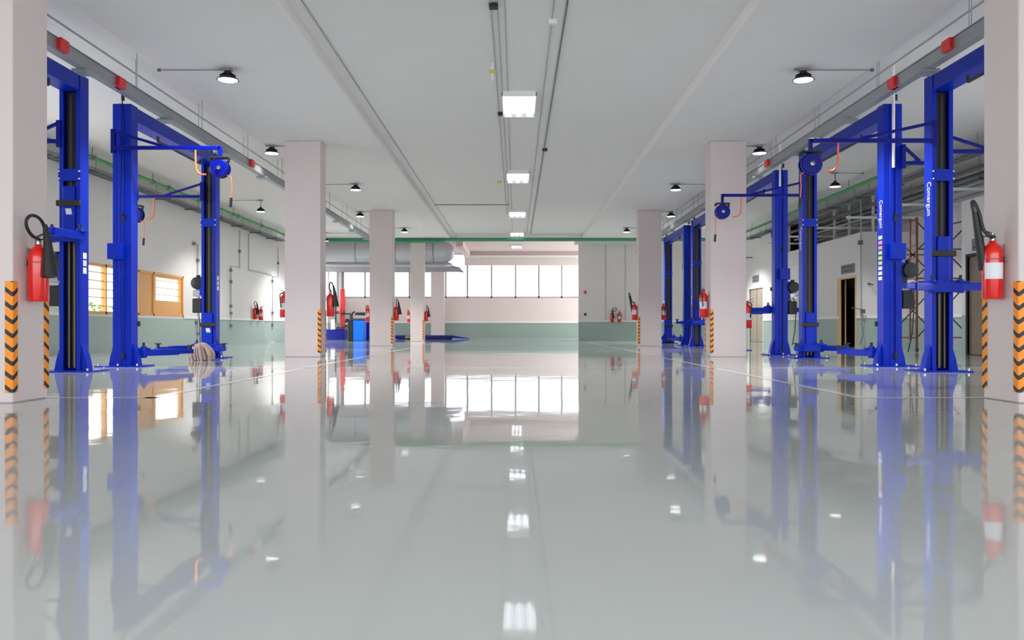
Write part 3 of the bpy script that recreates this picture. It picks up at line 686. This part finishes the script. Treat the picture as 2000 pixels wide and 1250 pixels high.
for u, v, Y, nm in ((964, 6, 9.9, 'dark box at the top of the view on the middle ceiling'), (978, 222, 14.9, 'small dark box beside the nearest tube light'), (1064, 291, 17.9, 'small dark box on the thick dark conduit'), (975, 355, 21.9, 'tiny yellowish box beside the second tube light'), (1080, 44, 10.4, 'pale round detector near the thick dark conduit')):
    if 'round' in nm: o = B().lathe([(.04, -.05), (.06, -.035), (.06, -.0)], 16).build('ceiling_detector', 'white', loc=(wx(u, Y), Y, HC))
    else: o = B().box(-.055, .055, -.06, .06, -.05, 0).build('ceiling_junction_box', 'yellow' if 'yellow' in nm else 'black', loc=(wx(u, Y), Y, HC), bevel=.006)
    tag(o, nm, 'detector' if 'round' in nm else 'junction box')

# ------------------------------------------------------------------ conduits and boxes on the long white wall
def wall_conduit(pts, boxes, label):
    t = thing('wall_conduit', label, 'conduit', (XL + .02, pts[0][0], 0), 0, 'conduits on the long white wall')
    y0 = pts[0][0]
    B().tube([(0.012, y - y0, z) for y, z in pts], .016, 6).build('conduit', 'conduit', t)
    for y, z in boxes: B().box(-.018, .05, y - y0 - .05, y - y0 + .05, z - .05, z + .05).build('junction_box', 'grey', t, bevel=.006)
wall_conduit([(29.6, 4.1), (29.6, 2.75), (28.7, 2.75), (28.7, .5)], [(29.6, 3.35), (28.7, 2.6), (28.7, 2.2), (28.7, 1.35), (28.7, 1.1), (28.7, .66)], 'grey conduit with small boxes stepping down the long wall beside the pair of extinguishers')
wall_conduit([(34.4, 4.0), (34.4, 2.7), (33.6, 2.7), (33.6, .5)], [(34.4, 3.3), (33.6, 2.5), (33.6, 1.2), (33.6, .7)], 'grey conduit with boxes stepping down the long wall beyond the pair of extinguishers')
wall_conduit([(30.6, 4.1), (30.6, 2.74), (33.5, 2.74)], [], 'thin conduit running level between the two stepped conduits')
wall_conduit([(25.4, 3.2), (25.7, 3.2), (25.7, .3)], [(25.4, 3.2), (25.7, 2.7), (25.7, 1.75), (25.7, 1.3), (25.6, .75), (25.75, .4)], 'grey conduit dropping past the end of the timber window')
wall_conduit([(27.2, 4.1), (27.2, .5)], [(27.2, 2.5)], 'straight thin conduit between the timber window and the stepped conduits')
pipe('power_cable', 'white cable drooping down the green dado of the long wall', 'cable', [(-9.94, 32.3, .95), (-9.93, 32.35, .7), (-9.92, 32.6, .35), (-9.85, 32.7, .05), (-9.7, 32.9, .02)], .012, 'white', 6)

# ------------------------------------------------------------------ end wall and office fittings
tag(B().lathe([(.03, -.07), (.07, -.06), (.075, -.02), (.075, 0)], 20, axis='y').build('alarm_bell', 'red', loc=(wx(1143, 39), 39.0, wz(571, 39))), 'red alarm bell on the white end wall', 'alarm')
tag(B().box(-.05, .05, -.04, 0, -.06, .06).build('wall_switch', 'ink', loc=(wx(1143, 39), 39.0, wz(614, 39)), bevel=.006), 'small dark switch box below the red alarm bell', 'switch')
for k, u in enumerate((1183, 1221)): pipe('wall_joint_conduit', f'thin vertical conduit on the end wall, {("closer to the bell", "closer to the third column")[k]}', 'conduit', [(wx(u, 39), 38.98, .95), (wx(u, 39), 38.98, 4.6)], .014, 'conduit', 6)
def sign(loc, w, h, label, lines=2):
    t = thing('door_sign', label, 'sign', loc, 0, 'door signs on the office walls')
    B().box(-.012, 0, -w / 2, w / 2, -h / 2, h / 2).build('sign_plate', 'grey', t, bevel=.003)
    b = B()
    for k in range(lines):
        z = h / 2 - (k + .75) * h / (lines + .5); y = -w * .42
        while y < w * .38:
            l = random.uniform(.03, .09); b.box(-.0135, -.0115, y, min(y + l, w * .42), z - h * .07, z + h * .07); y += l + .025
    b.build('sign_text', 'ink', t, smooth=False)
sign((10.0, 24.65, 2.36), 1.0, .27, 'grey door sign above the open office doorway')
sign((XR, 34.1, 2.62), .9, .3, 'grey door sign above the tan double door', 2)
sign((9.8, 17.2, 2.36), .75, .26, 'grey door sign above the brown office door', 2)
t = thing('wall_notice', 'white notice board on the farther office wall between two lifts', 'notice', (10.0, 29.3, 2.45))
B().box(-.015, 0, -.5, .5, -.35, .35).build('notice_board', 'white', t, bevel=.004)
tag(B().box(-.05, 0, -.3, .3, -.34, .34).box(-.055, -.05, -.26, .26, -.3, .3).build('wall_panel', 'ink', loc=(10.0, 30.05, 1.75), bevel=.01), 'dark narrow panel on the wall behind the bright blue post', 'panel')
tag(B().box(-.06, 0, -.1, .1, -.12, .12).build('wall_panel', 'black', loc=(XR, 31.3, 1.9), bevel=.01), 'small dark panel on the wall beside the tan double door', 'panel')
tag(B().cyl((0, 0, 0), (.0, .0, -.04), .035, n=10).cyl((0, 0, -.02), (0, -.3, -.06), .012, n=6).build('wall_hook', 'black', loc=(wx(1699, 23.55), 23.6, wz(553, 23.6))), 'dark hook on the end face of the farther office', 'hook')
tag(B().cyl((0, 0, 0), (-.25, 0, 0), .02, n=8).cyl((-.25, 0, .0), (-.4, -.1, -.05), .04, n=10).build('wall_camera', 'ink', loc=(XR, 34.6, 3.55)), 'small dark camera on a bracket high beside the tan door', 'camera')
tag(B().box(-.06, .06, -.05, 0, 0, .12).tube([(.0, -.03, .1), (-.3, -.05, .16), (-.34, -.06, .15)], .012, 8).tube([(0, -.03, .02), (-.05, -.05, -.3), (.02, -.04, -.6), (-.1, -.03, -.9)], .01, 6).build('water_tap', 'darkpipe', loc=(9.95, 23.5, 1.0)), 'dark water tap with a hanging hose at the office corner', 'tap')

# scaffold tower in the recess between the offices
t = thing('scaffold_tower', 'rusty brown scaffold tower standing in the recess between the low offices', 'scaffold', (9.5, 19.4, 0))
legs = [(0, 0), (1.27, 0), (0, 1.5), (1.27, 1.5)]
for x, y in legs: B().cyl((x, y, .1), (x, y, 3.2), .028, n=10).build('leg', 'scaffold', t)
for x, y in legs:
    w_ = B().lathe([(.02, -.02), (.06, -.018), (.07, 0), (.06, .018), (.02, .02)], 16, (x, y, .07), 'x').build('caster', 'black', t)
for x in (0, 1.27):
    b = B().cyl((x, .32, .3), (x, .32, 3.2), .02, n=8)
    for k in range(10): b.cyl((x, 0, .45 + k * .3), (x, .32, .45 + k * .3), .012, n=6)
    for z in (.35, 1.75, 3.15): b.cyl((x, 0, z), (x, 1.5, z), .018, n=8)
    b.build('ladder_frame', 'scaffold', t)
for y in (0, 1.5):
    for z0, z1 in ((.35, 1.7), (1.8, 3.1)):
        for a, c_ in ((0, 1.27), (1.27, 0)): B().cyl((a, y, z0), (c_, y, z1), .014, n=6).build('cross_brace', 'rust', t)
    B().cyl((0, y, 1.76), (1.27, y, 1.76), .016, n=8).cyl((0, y, 2.45), (1.27, y, 2.45), .014, n=8).build('rail', 'rust', t)

# ------------------------------------------------------------------ far bay
t = thing('ventilation_duct', 'big round grey duct with curved end across the far bay', 'duct', (0, 37.2, 4.02))
R = .5
B().lathe([(R, -10.0), (R, -3.35), (R * .97, -3.2), (R * .86, -3.02), (R * .62, -2.86), (R * .3, -2.8), (.05, -2.79)], 40, axis='x').build('duct_shell', 'duct', t)
for x in (-9, -7.2, -5.4, -3.7): B().lathe([(R + .012, x - .03), (R + .012, x + .03)], 40, axis='x').build('duct_band', 'galv', t)
B().box(-10.0, -3.15, -.15, .5, -.55, -.42).prism([(-3.15, -.42), (-2.85, -.55), (-3.15, -.55)], -.15, .5, 'xz').build('duct_skirt', 'galv', t)
for x in (-8, -5.5, -3.3): B().cyl((x, 0, R), (x, 0, HF - 4.02), .012, n=6).build('hanger_rod', 'conduit', t)
t = tag(B().prism([(-10.0, 3.40), (-2.98, 3.40), (-2.6, 3.36), (-2.6, 3.40), (-3.0, 3.5), (-10.0, 3.5)], 38.2, 41.3, 'xz').box(-10.0, -3.0, 38.17, 38.2, 3.42, 3.5, 1).build('canopy_shelf', ['shelf', 'trim']), 'flat grey shelf panel with pale front edge under the grey duct before the windows', 'shelf')
pk = thing('curtain_box', 'white curtain box along the top of the broad far window', 'curtain box', (0, YF, 4.3))
B().box(-2.93, 5.0, -.3, 0, .30, .42).build('box_shell', 'trim', pk, bevel=.01)
B().box(-2.93, -2.6, -6.5, -.3, .32, .64).build('side_return', 'warmceil', pk, bevel=.01)

# tyre changer
t = thing('tyre_changer', 'red and navy tyre changer with tall red column beside the far window', 'tyre changer', (-9.05, 41.5, 0))
B().box(-.45, .45, -.4, .4, 0, .52).build('base_cabinet', 'blue_dark', t, bevel=.03)
B().lathe([(.08, .52), (.1, .62), (.3, .64), (.3, .68), (.1, .7)], 20).build('turntable', 'steel', t)
B().box(.1, .34, .25, .5, .5, 2.55).build('column', 'red', t, bevel=.02)
B().box(-.1, .3, -.35, .45, 1.3, 1.42).cyl((0, -.3, .85), (0, -.3, 1.8), .04).build('mounting_arm', 'black', t, bevel=.01)
B().box(.3, .75, -.1, .1, 1.25, 1.32).box(.66, .74, -.05, .05, .8, 1.3).cyl((.45, 0, .85), (.75, 0, .8), .2).build('bead_roller', 'black', t)
B().lathe([(.02, .0), (.12, .01), (.14, .05), (.12, .25), (.02, .27)], 16, (.25, -.25, 1.3)).build('air_tank', 'red', t)
B().box(-.2, .0, -.5, -.42, .5, 1.0).build('side_panel', 'white', t, bevel=.01)
# wheel balancer
t = thing('wheel_balancer', 'bright blue wheel balancer with black hood beside the third column', 'wheel balancer', (wx(700, 36.3), 36.4, 0))
B().box(-.2, .27, -.3, .35, .0, .92).build('cabinet', 'blue_light', t, bevel=.03)
B().box(-.42, -.2, -.3, .3, 0, .95).build('front_panel', 'black', t, bevel=.02)
B().box(-.22, .3, -.32, .37, .92, 1.0).build('weight_tray', 'ink', t, bevel=.02)
B().tube([(-.3, .1, .9), (-.34, .1, 1.1), (-.3, .1, 1.25), (-.2, .1, 1.3)], .04, 8).build('hood_arm', 'black', t)
B().prism([(-.15, 1.15), (.34, 1.13), (.38, 1.2), (.3, 1.27), (-.1, 1.27)], -.25, .3, 'xz').build('wheel_hood', 'black', t, bevel=.02)
B().cyl((-.42, 0, .75), (-.62, 0, .75), .03).cyl((-.5, 0, .75), (-.53, 0, .75), .09).build('shaft', 'steel', t)
tag(B().box(-.16, .16, -.3, .3, 0, .85).box(-.17, .17, -.31, -.3, .1, .4).box(-.17, .17, -.31, -.3, .45, .8).build('tool_cabinet', 'blue_dark', loc=(wx(716, 38), 38.0, 0), bevel=.02), 'navy tool cabinet half hidden behind the third column, past the balancer', 'cabinet')
# scissor lift on the floor
t = thing('scissor_lift', 'low dark blue scissor lift platform lying on the floor of the far bay', 'scissor lift', (-4.3, 42.2, 0))
B().box(-1.9, 1.05, -.35, .35, .04, .2).build('platform', 'blue_dark', t, bevel=.02)
B().prism([(1.07, .06), (1.95, .015), (1.95, .04), (1.07, .2)], -.3, .3, 'xz').build('ramp', 'blue', t, bevel=.006)
B().box(-1.8, 1.0, -.3, .3, 0, .04).build('base_frame', 'black', t)
b = B()
for k in range(4): b.prism([(-1.35 + k * .1, .05), (-1.3 + k * .1, .05), (-1.24 + k * .1, .19), (-1.29 + k * .1, .19)], -.353, -.35, 'xz')
b.build('warning_stripe', 'yellow', t, smooth=False)

# ------------------------------------------------------------------ shrubs outside the timber window
def shrub(loc, h, r, label):
    t = thing('garden_shrub', label, 'shrub', loc, 0, 'shrubs outside the timber window')
    b = B()
    for k in range(7): a = random.uniform(0, 2 * PI); b.tube([(0, 0, 0), (.3 * r * math.cos(a), .3 * r * math.sin(a), h * .45), (.7 * r * math.cos(a), .7 * r * math.sin(a), h * .85)], .02, 6, r1=.006)
    b.build('stem', 'bark', t)
    b = B()
    for k in range(420):
        a = random.uniform(0, 2 * PI); q = r * math.sqrt(random.random()); z = h * (.15 + .85 * random.random() * (1 - .3 * (q / r) ** 2))
        p = Vector((q * math.cos(a), q * math.sin(a), z)); d = Vector((random.uniform(-1, 1), random.uniform(-1, 1), random.uniform(-.2, .8))).normalized()
        e = d.orthogonal().normalized(); l = random.uniform(.09, .17); w_ = l * .32; nn = d.cross(e) * l * .12
        b.add([p, p + d * l * .5 + e * w_ + nn, p + d * l, p + d * l * .5 - e * w_ + nn], [(0, 1, 2), (0, 2, 3)])
    b.build('foliage', 'leaf', t, smooth=False)
shrub((-11.5, 22.3, -.02), 1.3, .75, 'leafy green shrub outside the first pane of the timber window')
shrub((-11.3, 23.6, -.02), 1.15, .6, 'lower leafy green shrub outside the timber window, nearer the solid panels')
